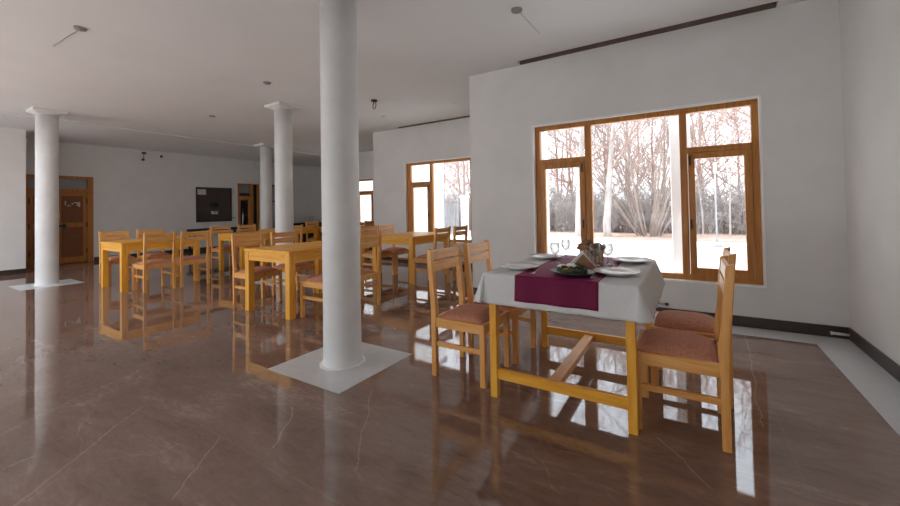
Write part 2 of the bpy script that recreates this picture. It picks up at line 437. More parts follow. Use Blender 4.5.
# ------------------------------------------------------------------ windows
def window(idx, y, op, bays, label, outward=1, rail=True, border=True):
    """bays: list of (x0, x1, kind) kind F fixed, C transom light above casement"""
    x0, x1, z0, z1 = op
    root = empty(f'window_{idx}', ((x0+x1)/2, y, z0)); struct(root, label, 'window')
    ox, oz = (x0+x1)/2, z0
    s = outward
    def B(m, a, b, ya, yb, c, d, bevel=.004): m.box(a-ox, b-ox, min(s*ya, s*yb), max(s*ya, s*yb), c-oz, d-oz, bevel)
    fy0, fy1 = .060, .125
    m = MB()
    bays = [tuple(b) for b in bays]
    m_l, m_r = bays[0][0], bays[-1][1]
    B(m, x0+.012, m_l, fy0, fy1, z0+.012, z1-.012); B(m, m_r, x1-.012, fy0, fy1, z0+.012, z1-.012)
    B(m, m_l, m_r, fy0, fy1, z1-.068, z1-.012); B(m, m_l, m_r, fy0, fy1, z0+.012, z0+.07)
    for a, b in zip(bays, bays[1:]): B(m, a[1], b[0], fy0, fy1, z0+.07, z1-.068)
    for (a, b, k) in bays:
        if k == 'C': B(m, a, b, fy0, fy1, 1.655, 1.715)
    m.build('frame', FRAME['z'], root)
    for (a, b, k) in bays:
        if k == 'F':
            B2 = MB(); B(B2, a, b, .09, .096, z0+.07, z1-.068, 0); B2.build('pane', GLASS, root)
        else:
            B2 = MB(); B(B2, a, b, .09, .096, 1.715, z1-.068, 0); B2.build('transom_pane', GLASS, root)
            w = .058; za, zb = z0+.072, 1.653
            c = MB(); a2, b2 = a+.003, b-.003
            B(c, a2, a2+w, .048, .098, za, zb); B(c, b2-w, b2, .048, .098, za, zb)
            B(c, a2+w, b2-w, .048, .098, za, za+w+.012); B(c, a2+w, b2-w, .048, .098, zb-w, zb)
            cs = c.build('casement', FRAME['z'], root)
            g = MB(); B(g, a2+w, b2-w, .075, .081, za+w+.012, zb-w, 0); g.build('pane', GLASS, cs)
            hx = (b-.03) if a < ox-.3 else (a+.02)
            h = MB()
            for zz in (zb-.12, za+.45): B(h, hx-.008, hx+.008, .032, .049, zz, zz+.10, .002)
            h.build('hinge', DARKM, cs)
    if border:
        m = MB(); w = .016
        B(m, x0, x0+w, -.006, .0595, z0, z1, .002); B(m, x1-w, x1, -.006, .0595, z0, z1, .002)
        B(m, x0+w, x1-w, -.006, .0595, z1-w, z1, .002); B(m, x0+w, x1-w, -.012, .0595, z0, z0+w, .002)
        m.build('plaster_edge', WHITE, root)
    return root
window(1, Y1, W1, [(-1.53, -1.005, 'C'), (-.934, -.075, 'F'), (-.01, .505, 'C')], 'large wooden window looking out on bare trees, behind the laid table')
window(2, Y2, W2, [(-5.08, -4.58, 'C'), (-4.51, -3.62, 'F')], 'second wooden window, in the recessed bay behind the middle table')
window(3, Y3, W3, [(-9.36, -8.76, 'F'), (-8.68, -8.06, 'C')], 'third wooden window, half hidden by the nearest column')
window(11, Y4, W4, [(-11.9, -11.04, 'F'), (-10.96, -10.1, 'C')], 'window added in the last bay for light, hidden behind the nearest column')
for i, h in enumerate(BH):  # added glazing behind the viewpoint, lets daylight in
    window(4+i, YB, h, [(h[0]+.08, (h[0]+h[1])/2-.03, 'F'), ((h[0]+h[1])/2+.03, h[1]-.08, 'F')], 'unseen glazed window added for daylight opposite the window side', outward=-1, border=False)

# unseen glazed roof strip, added over the back of the room for daylight
r = empty('window_10', ((XL+SKX)/2, (SKY0+SKY1)/2, 3.0)); struct(r, 'unseen glazed roof strip added for daylight over the rear of the room', 'window')
hx, hy = (SKX-XL)/2+T, (SKY1-SKY0)/2
m = MB()
for k in range(8):
    x = -hx+.1+(2*hx-.2)*k/7; m.box(x-.03, x+.03, -hy, hy, -.05, .10)
m.build('rafters', FRAME['y'], r)
MB().box(-hx, hx, -hy, hy, .10, .108).build('pane', GLASS, r)

# ------------------------------------------------------------------ far doors
def XB(m, y0, y1, z0, z1, x0, x1, bevel=.004, o=(0, 0)): m.box(x0, x1, y0-o[0], y1-o[0], z0, z1, bevel)
r = empty('door_1', (XF, (D1[0]+D1[1])/2, 0)); struct(r, 'wooden double door with panels and a glass transom, far left', 'door')
o = ((D1[0]+D1[1])/2, 0)
m = MB()
a, b, zt = D1[0], D1[1], D1[3]
XB(m, a, a+.09, 0, zt, -.16, .01, o=o); XB(m, b-.10, b, 0, zt, -.16, .01, o=o)
XB(m, a+.09, b-.10, zt-.06, zt, -.16, .01, o=o); XB(m, a+.09, b-.10, 1.69, 1.77, -.16, .01, o=o)
m.build('door_frame', DOORW['z'], r)
m = MB(); XB(m, a+.09, b-.10, 1.77, zt-.06, -.10, -.09, 0, o=o); m.build('transom_pane', DULLG, r)
mid = 2.72
PANEL = mottled('dark red door panel', (0.17, 0.055, 0.014), (0.23, 0.08, 0.022), 30, 0.5)
for k, (la, lb) in enumerate(((a+.093, mid-.002), (mid+.002, b-.103))):
    m = MB(); st = .075
    XB(m, la, la+st, .012, 1.685, -.075, -.03, o=o); XB(m, lb-st, lb, .012, 1.685, -.075, -.03, o=o)
    for z0, z1 in ((.012, .14), (.86, .96), (1.60, 1.685)): XB(m, la+st, lb-st, z0, z1, -.075, -.03, o=o)
    leaf = m.build('door_leaf', DOORW['z'], r)
    m = MB(); XB(m, la+st, lb-st, .14, .86, -.066, -.05, 0, o=o); m.build('door_panel', PANEL, leaf)
    m = MB(); XB(m, la+st, lb-st, .96, 1.60, -.066, -.05, 0, o=o); m.build('door_panel', PANEL, leaf)
    hy = lb-.014 if k else la+.014
    m = MB()
    for zz in (.22, .85, 1.42): XB(m, hy-.012, hy+.012, zz, zz+.12, -.032, -.018, .002, o=o)
    m.build('hinge', DARKM, leaf)
    if k:
        m = MB(); XB(m, la+.02, la+.17, .87, .92, -.03, -.012, .003, o=o); XB(m, la+.10, la+.14, .82, .95, -.03, -.008, .003, o=o)
        m.build('latch', DARKM, leaf)
        m = MB(); XB(m, la+.02, la+.045, 1.05, 1.20, -.03, .0, .004, o=o); m.build('door_handle', STEEL, leaf)
# pale sticker marks on the upper panel
m = MB()
for (y, z, w, h) in ((2.86, 1.38, .02, .10), (2.90, 1.36, .06, .02), (2.98, 1.40, .03, .03), (3.02, 1.43, .07, .025), (3.07, 1.36, .025, .09), (3.10, 1.34, .03, .12)):
    XB(m, y, y+w, z, z+h, 0, .002, 0, o=(2.98, 0))
tag(m.build('sticker', PAPER, loc=(XF-.05, 2.98, 0)), 'pale broken sticker on the upper panel of the far wooden door', 'sticker')

r = empty('door_2', (XF, (D2[0]+D2[1])/2, 0)); struct(r, 'narrow wooden glazed door with transom, beside the dark hatch', 'door')
o = ((D2[0]+D2[1])/2, 0); a, b, zt = D2[0], D2[1], D2[3]
m = MB()
XB(m, a, a+.05, 0, zt, -.14, .01, o=o); XB(m, b-.30, b-.20, 0, zt, -.14, .01, o=o); XB(m, b-.04, b, 0, zt, -.14, .01, o=o)
XB(m, a+.05, b-.30, zt-.05, zt, -.14, .01, o=o); XB(m, a+.05, b-.30, 1.60, 1.68, -.14, .01, o=o)
m.build('door_frame', DOORW['z'], r)
m = MB(); XB(m, a+.05, b-.30, 1.68, zt-.05, -.10, -.09, 0, o=o); m.build('transom_pane', DULLG, r)
m = MB(); XB(m, b-.20, b-.04, 0, zt, -.10, -.08, 0, o=o); m.build('side_panel', DARKM, r)
m = MB(); la, lb = a+.052, b-.302
XB(m, la, la+.06, .012, 1.597, -.075, -.03, o=o); XB(m, lb-.06, lb, .012, 1.597, -.075, -.03, o=o)
XB(m, la+.06, lb-.06, .012, .2, -.075, -.03, o=o); XB(m, la+.06, lb-.06, 1.53, 1.597, -.075, -.03, o=o)
leaf = m.build('door_leaf', DOORW['z'], r)
m = MB(); XB(m, la+.06, lb-.06, .2, 1.53, -.06, -.05, 0, o=o); m.build('door_pane', DARKG, leaf)
m = MB(); m.tube([(-.03, la+.10-o[0], .45), (.0, la+.105-o[0], .7), (.0, la+.115-o[0], 1.05), (-.03, la+.11-o[0], 1.30)], .014); m.build('door_handle', STEEL, leaf)
m = MB(); m.tube([(.0, .0, 0), (.0, .34, 0)], .035, 12); m.box(-.03, .03, .02, .32, .02, .06, .01)
tag(m.build('door_closer', DARKM, loc=(XF+.03, 6.97, 1.70)), 'dark closer box over the narrow far door', 'door closer')

# tall narrow opening between the two middle columns
r = empty('window_9', (XF, 8.2, 0.5)); struct(r, 'narrow dark glazed strip seen between the two middle columns', 'window')
m = MB(); m.box(0, .03, -.14, -.10, -.1, 1.58); m.box(0, .03, .10, .14, -.1, 1.58); m.box(0, .03, -.10, .10, 1.54, 1.58); m.box(0, .03, -.10, .10, -.1, -.05); m.box(0, .028, -.1, .1, .98, 1.02)
m.build('frame', DARKM, r)
MB().box(.002, .012, -.10, .10, -.05, 1.54).build('pane', mottled('pale frosted glass', (.30, .31, .32), (.36, .37, .38), 3, .2), r)

# ------------------------------------------------------------------ hatch and things on the far wall
r = empty('serving_hatch', (XF, 6.2, .86)); tag(r, 'dark brown closed serving hatch on the far wall', 'hatch')
MB().box(.0, .02, -.49, .49, .07, 1.02).build('shutter', DARKW, r)
m = MB(); m.box(0, .035, -.52, -.49, .0, 1.055); m.box(0, .035, .49, .52, 0, 1.055); m.box(0, .035, -.49, .49, 1.02, 1.055); m.box(0, .03, -.49, .49, 0, .07)
m.build('frame', DARKW, r)
MB().box(.0, .07, -.52, .60, .095, .115, .003).build('ledge', DARKM, r)
m = MB()
for sy in (-1, 1):
    m.lathe([(0, 0), (.085, 0), (.085, .004), (0, .004)], 20, 0, sy*.07)
for v in m.bm.verts: v.co = Vector((v.co.z+.02, v.co.y, v.co.x*1.0+.0))
for sy in (-1, 1):
    m.box(.02, .025, sy*.11-.03, sy*.11+.03, -.11, -.05, 0); m.box(.02, .025, sy*.11-.03, sy*.11+.03, .05, .11, 0)
e = m.build('emblem', BLACK, r); e.location = (0, -.01, .53)
MB().box(0, .003, -.125, .12, -.08, .08, 0).build('x', PAPER)
x = bpy.data.objects['x']; x.name = 'paper_notice'; x.location = (XF+.021, 5.83, 1.77); tag(x, 'white paper notice at the top left of the dark hatch', 'notice')
m = MB()
for zz in (-.05, -.02, .01, .04): m.box(.003, .0036, -.10, .09, zz, zz+.008, 0)
m.build('printed_lines', GREYP, x)
q = MB().box(0, .003, -.10, .10, -.045, .045, 0).build('label_plate', PAPER, loc=(XF+.021, 6.2, 1.14)); tag(q, 'small white label plate below the emblem on the hatch', 'label')
MB().box(.003, .0036, -.02, .09, -.005, .04, 0).build('dark_block', GREYP, q)

def sideboard(y0, y1, h, label):
    r = empty('low_cabinet', (XF+.02, y0, 0)); tag(r, label, 'cabinet')
    L = y1-y0
    MB().box(.02, .36, .02, L-.02, 0, h-.03, .004).build('carcass', BLACK, r)
    MB().box(0, .40, 0, L, h-.03, h, .005).build('top', BLACK, r)
    n = max(2, int(L/.45))
    for k in range(n):
        w = (L-.04)/n
        MB().box(.36, .375, .02+k*w+.004, .02+(k+1)*w-.004, .06, h-.04, .003).build('door', BLACK, r)
r = empty('side_table', (XF+.02, 5.42, 0)); tag(r, 'low black side table along the far wall beneath the serving hatch', 'table')
MB().box(0, .40, 0, 1.42, .60, .67, .005).build('tabletop', BLACK, r)
for (a, b) in ((.03, .03), (.32, .03), (.03, 1.34), (.32, 1.34)): MB().box(a, a+.05, b, b+.05, 0, .60, .003).build('leg', BLACK, r)
sideboard(8.66, 10.1, .70, 'low black cabinet in the far corner behind the rear chairs')
r = empty('metal_stand', (-12.25, 9.58, .70)); tag(r, 'small grey stand with flat top on the corner cabinet', 'stand')
m = MB()
for k in range(3):
    a = 2*PI*k/3+.4; m.tube([(.10*math.cos(a), .10*math.sin(a), .006), (.05*math.cos(a), .05*math.sin(a), .20)], .007)
m.build('legs', GREYP, r)
MB().lathe([(0, .20), (.17, .20), (.175, .22), (0, .225)], 24).build('plate', GREYP, r)

# dead bulb holder and cable clip high on the far wall, ceiling fittings
r = empty('bulb_holder', (XF+.001, 4.39, 2.60)); tag(r, 'small wire and bulb holder hanging high on the far wall', 'bulb holder')
MB().box(0, .06, -.045, .045, .16, .21, .01).build('junction_box', DARKM, r)
MB().tube([(.03, 0, .17), (.03, -.01, .08), (.03, -.015, .03)], .010).build('cable', GREYP, r)
m = MB(); m.lathe([(0, -.03), (.03, -.02), (.036, .0), (.02, .035), (0, .04)], 16, .04, -.02); m.build('socket', DARKM, r)
tag(MB().box(0, .03, -.03, .03, -.03, .03, .008).build('cable_clip', DARKM, loc=(XF, 4.80, 2.735)), 'tiny dark clip on the far wall right of the bulb holder', 'clip')

def disc(x, y, rad, label, th=.018, mat=GREYP):
    r = empty('ceiling_light_fitting', (x, y, CEIL-th)); tag(r, label, 'ceiling fitting', 'round light fittings on the ceiling')
    MB().lathe([(0, 0), (rad*.9, 0), (rad, th*.4), (rad, th), (0, th)], 24).build('cover', mat, r)
    MB().lathe([(0, -.006), (rad*.25, -.006), (rad*.3, 0), (0, 0)], 16).build('centre_knob', mat, r)
    return r
disc(-4.80, 1.20, .048, 'round grey fitting on the ceiling at upper left, with a thin crack running past')
disc(-4.83, 3.09, .048, 'small grey ceiling fitting left of the nearest column, above the middle columns')
disc(-1.26, 3.19, .048, 'grey ceiling fitting near the curtain slot of the large window')
disc(-4.83, 5.44, .048, 'pale ceiling fitting right of the nearest column, left of the bay curtain slot', mat=CEILM)
disc(-3.29, 5.45, .048, 'pale ceiling fitting close to the edge of the large window wall', mat=CEILM)
disc(-7.3, 3.6, .048, 'tiny grey ceiling fitting above the far left table')
r = empty('pendant_hook', (-4.24, 4.55, CEIL-.15)); tag(r, 'small dark wire loop hanging from the ceiling right of the nearest column', 'hook')
MB().lathe([(0, .15), (.05, .15), (.05, .125), (0, .12)], 16).build('base', DARKM, r)
m = MB(); m.tube([(.03, 0, .125), (.035, 0, .06), (.02, 0, .015), (-.01, 0, .005), (-.03, 0, .03), (-.025, 0, .08), (-.005, 0, .125)], .007); m.build('wire_loop', DARKM, r)
m = MB(); m.tube([(.03, 0, 0), (-.25, -.015, 0), (-.65, -.03, 0)], .0035, 6)
tag(m.build('ceiling_cable', GREYP, loc=(-4.89, 1.205, CEIL-.003)), 'thin dark cable line running left from the upper left ceiling fitting', 'cable')
m = MB(); m.tube([(0, 0, 0), (.005, .25, 0), (.01, .50, 0)], .002, 6)
tag(m.build('ceiling_cable', GREYP, loc=(-1.255, 3.26, CEIL-.002)), 'thin cable line running from ceiling fitting toward the large window', 'cable')

# pipe stub by the corner and little tap on the window wall
m = MB(); m.tube([(0, 0, 0), (.11, .012, -.004)], .011, 12); m.tube([(-.008, -.001, 0), (.004, 0, 0)], .015, 12)
tag(m.build('pipe_stub', CHINA, loc=(.985, 4.436, .043)), 'short white pipe lying against the skirting in the right corner', 'pipe')
r = empty('wall_tap', (-.27, Y1, .14)); tag(r, 'small dark pipe tap low on the wall under the large window', 'tap')
m = MB(); m.tube([(-.07, -.022, 0), (.04, -.022, 0)], .009, 10); m.tube([(-.05, 0, 0), (-.05, -.022, 0)], .008); m.build('pipe', GREYP, r)
MB().lathe([(0, -.016), (.018, -.012), (.018, .012), (0, .016)], 14, .05, -.022).build('knob', DARKM, r)

# ------------------------------------------------------------------ chairs
def lean(z):           # rearward lean of the back posts
    return 0.0 if z < .44 else -.031*((z-.44)/.42)**1.1
def make_chair():
    root = empty('dining_chair')
    dx, dy, t = .205, .205, .036
    for s in (-1, 1):
        y0, y1 = (s*dy-t, s*dy) if s > 0 else (s*dy, s*dy+t)
        zs = [0, .20, .36, .44, .50, .58, .66, .74, .80, .845]
        fr = [(-dx+.036+lean(z)+(.006 if .36 < z < .55 else 0), z) for z in zs] + [(-dx+.034+lean(.86), .858)]
        bk = [(-dx+lean(z), z) for z in zs] + [(-dx+lean(.87), .868)]
        MB().prism(fr+bk[::-1], 'y', y0, y1, .003).build('leg', CHAIRW['z'], root)
    for s in (-1, 1):
        y0, y1 = (s*dy-t, s*dy) if s > 0 else (s*dy, s*dy+t)
        MB().box(dx-.038, dx, y0, y1, 0, .398, .003).build('leg', CHAIRW['z'], root)
    m = MB()
    for s in (-1, 1):
        y0, y1 = (s*dy-.030, s*dy-.004) if s > 0 else (s*dy+.004, s*dy+.030)
        m.box(-dx+.030, dx-.032, y0, y1, .335, .398, .003)
    m.box(dx-.033, dx-.006, -dy+.03, dy-.03, .335, .398, .003); m.box(-dx+.006, -dx+.033, -dy+.03, dy-.03, .335, .398, .003)
    m.box(-dx+.02, dx-.02, -dy+.02, dy-.02, .372, .380, 0)
    m.build('seat_frame', CHAIRW['x'], root)
    # padded seat
    m = MB(); nx, ny = 18, 18; g = []
    x0, x1, y0, y1 = -dx+.040, dx-.012, -dy+.022, dy-.022
    for i in range(nx+1):
        row = []
        for j in range(ny+1):
            u, v = 2*i/nx-1, 2*j/ny-1
            h = (1-abs(u)**3.2)**.55*(1-abs(v)**3.2)**.55
            row.append(m.bm.verts.new((x0+(x1-x0)*i/nx, y0+(y1-y0)*j/ny, .388+.062*h)))
        g.append(row)
    for i in range(nx):
        for j in range(ny):
            f = m.bm.faces.new((g[i][j], g[i+1][j], g[i+1][j+1], g[i][j+1])); f.smooth = True
    ring = [g[i][0] for i in range(nx+1)] + [g[nx][j] for j in range(1, ny+1)] + [g[i][ny] for i in range(nx-1, -1, -1)] + [g[0][j] for j in range(ny-1, 0, -1)]
    low = [m.bm.verts.new((v.co.x, v.co.y, .380)) for v in ring]
    for k in range(len(ring)):
        m.bm.faces.new((ring[k], low[k], low[(k+1) % len(ring)], ring[(k+1) % len(ring)]))
    m.bm.faces.new(low)
    bmesh.ops.recalc_face_normals(m.bm, faces=m.bm.faces[:])
    m.build('seat_cushion', FABRIC, root)
    for s in (-1, 1):
        y0, y1 = (s*dy-.028, s*dy-.008) if s > 0 else (s*dy+.008, s*dy+.028)
        MB().box(-dx+.030, dx-.03, y0, y1, .205, .237, .002).build('stretcher', CHAIRW['x'], root)
    for z0, z1 in ((.706, .772), (.786, .852)):
        m = MB()
        x00, x11 = -dx+.012+lean(z0), -dx+.012+lean(z1)
        m.prism([(x00, z0), (x00+.020, z0), (x11+.020, z1), (x11, z1)], 'y', -dy+.030, dy-.030, .003)
        m.build('back_slat', CHAIRW['y'], root)
    return root
chair0 = make_chair(); used = [False]
def chair(xb, yc, face, label, group, rz=0.0):
    """xb: x of the rear legs' outer side, yc: centre line in y, face +1 looks to +X, -1 to -X"""
    x = xb + face*.205
    a = (0 if face > 0 else PI) + rz
    if not used[0]:
        used[0] = True; o = chair0; o.location = (x, yc, 0); o.rotation_euler = (0, 0, a)
    else: o = dup(chair0, (x, yc, 0), a)
    tag(o, label, 'chair', group); return o
GA = 'chairs at the white-clothed table'; GB = 'chairs at the pine tables'
chair(-1.535, 2.385, 1, 'wooden chair left of the white-clothed table, nearer the viewer', GA)
chair(-1.50, 2.835, 1, 'wooden chair left of the white-clothed table, the one nearer the window', GA)
chair(.138, 2.385, -1, 'wooden chair right of the white-clothed table, closest to the viewer', GA)
chair(.183, 2.86, -1, 'wooden chair right of the white-clothed table, the one nearer the window', GA)
chair(-4.85, 2.82, 1, 'wooden chair on the left side of the middle pine table, near end', GB)
chair(-4.865, 3.36, 1, 'wooden chair left of the middle pine table, in front of a column', GB)
chair(-3.175, 2.855, -1, 'wooden chair mostly hidden by the nearest column, its seat showing at the middle table', GB)
chair(-3.175, 3.27, -1, 'wooden chair just right of the nearest column with its back to the bay window table', GB)
chair(-8.38, 2.53, 1, 'wooden chair on the far side of the leftmost table, left end, before the far wall', GB)
chair(-8.36, 3.04, 1, 'wooden chair on the far side of the leftmost table, second from the left', GB)
chair(-6.70, 2.555, -1, 'wooden chair on near side of the leftmost table, left one of two', GB)
chair(-6.66, 3.03, -1, 'wooden chair on the near side of the leftmost table, its right one', GB, -.06)
chair(-4.80, 4.965, 1, 'wooden chair left of the bay window table, partly behind the nearest column', GB)
chair(-4.80, 5.42, 1, 'sunlit wooden chair left of the bay window table, beside the window edge', GB)
chair(-3.175, 4.84, -1, 'dark backlit wooden chair right of the bay window table, the left one', GB)
chair(-3.175, 5.38, -1, 'dark backlit wooden chair right of the bay window table, the right one', GB)
chair(-8.45, 4.32, 1, 'wooden chair under the dark hatch, far side of the fourth table', GB)
chair(-8.50, 4.92, 1, 'wooden chair in front of the narrow far door', GB)
chair(-6.77, 4.87, -1, 'wooden chair peeking out right of the middle column, before the corner cabinet', GB)
chair(-8.72, 6.86, 1, 'bright wooden chair at the rear table just left of the nearest column', GB)
chair(-7.05, 7.35, -1, 'dark wooden chair back against the third window', GB)

# ------------------------------------------------------------------ plain pine tables
def make_table(L=1.08, Wd=.85, h=.722):
    root = empty('pine_table')
    t = .075
    MB().box(0, Wd, 0, L, h-.030, h, .004).build('tabletop', PINE['y'], root)
    for (x, y) in ((.008, .008), (Wd-t-.008, .008), (.008, L-t-.008), (Wd-t-.008, L-t-.008)):
        MB().box(x, x+t, y, y+t, 0, h-.030, .004).build('leg', PINE['z'], root)
    for (x0, x1, y0, y1, g) in ((t+.008, Wd-t-.008, .012, .036, 'x'), (t+.008, Wd-t-.008, L-.036, L-.012, 'x'), (.012, .036, t+.008, L-t-.008, 'y'), (Wd-.036, Wd-.012, t+.008, L-t-.008, 'y')):
        MB().box(x0, x1, y0, y1, h-.135, h-.030, .003).build('apron', PINE[g], root)
    return root
t0 = make_table()
TB = [((-4.44, 2.525), 'pine table in the middle, left of the nearest column, with four chairs'),
      ((-7.93, 2.21), 'leftmost pine table, two chairs on each side'),
      ((-4.45, 4.66), 'pine table in front of the bay window, right of the nearest column'),
      ((-8.04, 4.05), 'pine table below the dark hatch, behind the leftmost table'),
      ((-8.92, 5.45), 'pine table whose end shows between the two middle columns'),
      ((-8.25, 6.60), 'rear pine table just left of the nearest column, by the third window')]
for i, ((x, y), lab) in enumerate(TB):
    if i == 0: o = t0; o.location = (x, y, 0)
    else: o = dup(t0, (x, y, 0))
    tag(o, lab, 'table', 'plain pine tables')

# ------------------------------------------------------------------ the laid table
TX0, TX1, TY0, TY1, TZ = -1.065, -.235, 2.10, 3.12, .748
r = empty('trestle_table', (0, 0, 0)); tag(r, 'pine table under the white cloth, with a low H-shaped stretcher', 'table')
t = .045
LX = (-1.055, -.29); LY = (2.115, 3.06)
for lx in LX:
    for ly in LY: MB().box(lx, lx+t, ly, ly+t, 0, TZ-.025, .003).build('leg', PINE['z'], r)
MB().box(TX0, TX1, TY0, TY1, TZ-.025, TZ, .003).build('tabletop', PINE['y'], r)
m = MB()
m.box(LX[0]+t, LX[1], LY[0]+.012, LY[0]+.034, TZ-.10, TZ-.025); m.box(LX[0]+t, LX[1], LY[1]+.012, LY[1]+.034, TZ-.10, TZ-.025)
m.box(LX[0]+.012, LX[0]+.034, LY[0]+t, LY[1], TZ-.10, TZ-.025); m.box(LX[1]+.012, LX[1]+.034, LY[0]+t, LY[1], TZ-.10, TZ-.025)
m.build('apron', PINE['x'], r)
for ly in LY: MB().box(LX[0]+t-.004, LX[1]+.004, ly+.008, ly+.036, .112, .172, .003).build('end_rail', PINE['x'], r)
MB().box(-.712, -.645, LY[0]+.034, LY[1]+.010, .118, .158, .003).build('centre_rail', PINE['y'], r)

def fold(u, v, off, drop_amp=1.0):
    """flat cloth point (u,v) laid over the table, hanging outside its edges"""
    ex0, ex1, ey0, ey1 = TX0-.006, TX1+.006, TY0-.006, TY1+.006
    dxx = (ex0-u) if u < ex0 else (u-ex1 if u > ex1 else 0.0); sx = -1 if u < ex0 else 1
    dyy = (ey0-v) if v < ey0 else (v-ey1 if v > ey1 else 0.0); sy = -1 if v < ey0 else 1
    px, py = min(max(u, ex0), ex1), min(max(v, ey0), ey1)
    d = math.hypot(dxx, dyy); n0 = d
    if dxx and dyy: d = max(dxx, dyy)*(1-.0*d)
    z = TZ+.003+off
    if d == 0: return (px, py, z + .0012*math.sin(21*u)*math.sin(17*v))
    if dyy == 0: flare = (.30 if sx < 0 else .22)
    elif dxx == 0: flare = .10
    else: flare = .34
    wv = 0
    if dyy == 0 and sx > 0: wv = .018*math.sin(v*55+.8*math.sin(v*9))*min(1, d/.05)*min(1, (d/.12))
    if dyy == 0 and sx < 0: wv = .008*math.sin(v*40+1)*min(1, d/.08)
    if dxx == 0: wv = .005*math.sin(u*30+.5)*min(1, d/.08)
    n = (dxx*sx/n0, dyy*sy/n0)
    rr = .012
    if d < rr*1.57:
        a = d/rr; o2 = rr*math.sin(a); dz = rr*(1-math.cos(a))
    else:
        e2 = d-rr*1.57; o2 = rr+flare*e2; dz = rr+e2*math.sqrt(max(.1, 1-flare*flare))
    o2 += wv+off
    return (px+n[0]*o2, py+n[1]*o2, z-dz)
def sheet(name, us, vs, off, mat, thick):
    m = MB(); g = [[m.bm.verts.new(fold(u, v, off)) for v in vs] for u in us]
    for i in range(len(us)-1):
        for j in range(len(vs)-1):
            f = m.bm.faces.new((g[i][j], g[i+1][j], g[i+1][j+1], g[i][j+1])); f.smooth = True
    o = m.build(name, mat)
    s = o.modifiers.new('thickness', 'SOLIDIFY'); s.thickness = thick; s.offset = 1
    return o
def lin(a, b, n): return [a+(b-a)*i/n for i in range(n+1)]
dl, df = .20, .188
us = lin(TX0-dl, TX0-.03, 12)+lin(TX0-.025, TX0+.01, 9)+lin(TX0+.04, TX1-.04, 20)+lin(TX1-.01, TX1+.025, 9)+lin(TX1+.03, TX1+.19, 14)
vs = lin(TY0-df, TY0-.03, 12)+lin(TY0-.025, TY0+.01, 9)+lin(TY0+.02, TY1-.02, 110)+lin(TY1-.01, TY1+.025, 9)+lin(TY1+.03, TY1+.17, 10)
tag(sheet('tablecloth', us, vs, .0, CLOTH, .0015), 'white tablecloth hanging over the edges of the near table', 'tablecloth')
us = lin(-.868, -.408, 30)
vs = lin(TY0-.158, TY0-.03, 10)+lin(TY0-.025, TY0+.01, 9)+lin(TY0+.03, TY1-.03, 40)+lin(TY1-.01, TY1+.02, 9)+lin(TY1+.03, TY1+.10, 6)
tag(sheet('table_runner', us, vs, .0026, RUNNER, .0018), 'dark red table runner laid lengthwise across the white cloth', 'table runner')
ZC = TZ+.0048; ZR = TZ+.0078

# crockery
def plate(x, y, z, rad, label):
    r = empty('dinner_plate', (x, y, z)); tag(r, label, 'plate', 'white dinner plates')
    MB().lathe([(0, .002), (rad*.55, .0), (rad*.60, .003), (rad*.72, .012), (rad, .022), (rad*1.0, .025), (rad*.71, .0165), (rad*.58, .008), (0, .007)], 48).build('dish', CHINA, r)
    return r
plate(-.362, 2.36, ZC+.001, .125, 'white dinner plate on the right of the cloth, nearest the front')
plate(-.345, 2.90, ZC+.001, .125, 'white dinner plate on the right of the cloth, toward the window')
plate(-.935, 2.32, ZC+.001, .125, 'white dinner plate on the left of the cloth, nearest the front')
plate(-.94, 2.86, ZC+.001, .125, 'white dinner plate on the left of the cloth, toward the window')
def goblet(x, y, label, z=ZR+.0005):
    r = empty('wine_glass', (x, y, z)); tag(r, label, 'wine glass', 'stemmed glasses on the near table')
    MB().lathe([(0, 0), (.031, 0), (.031, .002), (.006, .006), (.004, .012), (.004, .052), (.008, .058)], 28).build('stem', WINEG, r)
    MB().lathe([(.008, .058), (.022, .066), (.031, .084), (.034, .105), (.031, .138), (.0295, .138), (.032, .105), (.029, .085), (.020, .068), (0, .062)], 32).build('bowl', WINEG, r)
goblet(-.805, 2.66, 'stemmed glass left of the napkin stand, the nearer of the left two')
goblet(-.81, 2.95, 'stemmed glass left of the napkin stand, the one nearer the window')
goblet(-.535, 2.64, 'stemmed glass right of the bread basket, directly in front of it')
goblet(-.47, 2.72, 'stemmed glass farthest right, beside the right front plate')

# oval dish of salad
dx, dy = -.575, 2.215
r = empty('serving_dish', (dx, dy, ZR)); tag(r, 'dark oval serving dish on the runner holding salad', 'dish')
o = MB().lathe([(0, .003), (.07, 0), (.10, .008), (.122, .022), (.124, .026), (.098, .014), (.06, .008), (0, .008)], 40, sx=1.0, sy=.85).build('bowl', TRAYM, r)
m = MB(); rs = random.Random(4)
for k in range(70):
    a = rs.uniform(0, 6.28); q = rs.random()**.6*.092
    hh = .018+.034*(1-(q/.092)**2)*rs.uniform(.7, 1.15)
    ux, uy = math.cos(rs.uniform(0, 6.28)), math.sin(rs.uniform(0, 6.28))
    L, w = rs.uniform(.014, .026), rs.uniform(.008, .014)
    c = Vector((q*math.cos(a), .85*q*math.sin(a), hh)); d = Vector((ux, uy, rs.uniform(-.4, .6))).normalized(); n = d.orthogonal().normalized(); up = d.cross(n)
    P = [c-d*L, c+n*w+up*.004, c+d*L+up*.006, c-n*w+up*.004, c+up*.008]
    v = [m.bm.verts.new(p) for p in P]
    for t3 in ((0, 1, 4), (1, 2, 4), (2, 3, 4), (3, 0, 4), (1, 0, 3), (2, 1, 3)): m.bm.faces.new([v[i] for i in t3])
m.blob((0, 0, .018), (.085, .072, .016), 3, .1)
tag(m.build('salad', LEAFM, loc=(dx, dy, ZR+.006)), 'dark green salad heaped in the oval dish', 'salad', kind='stuff')
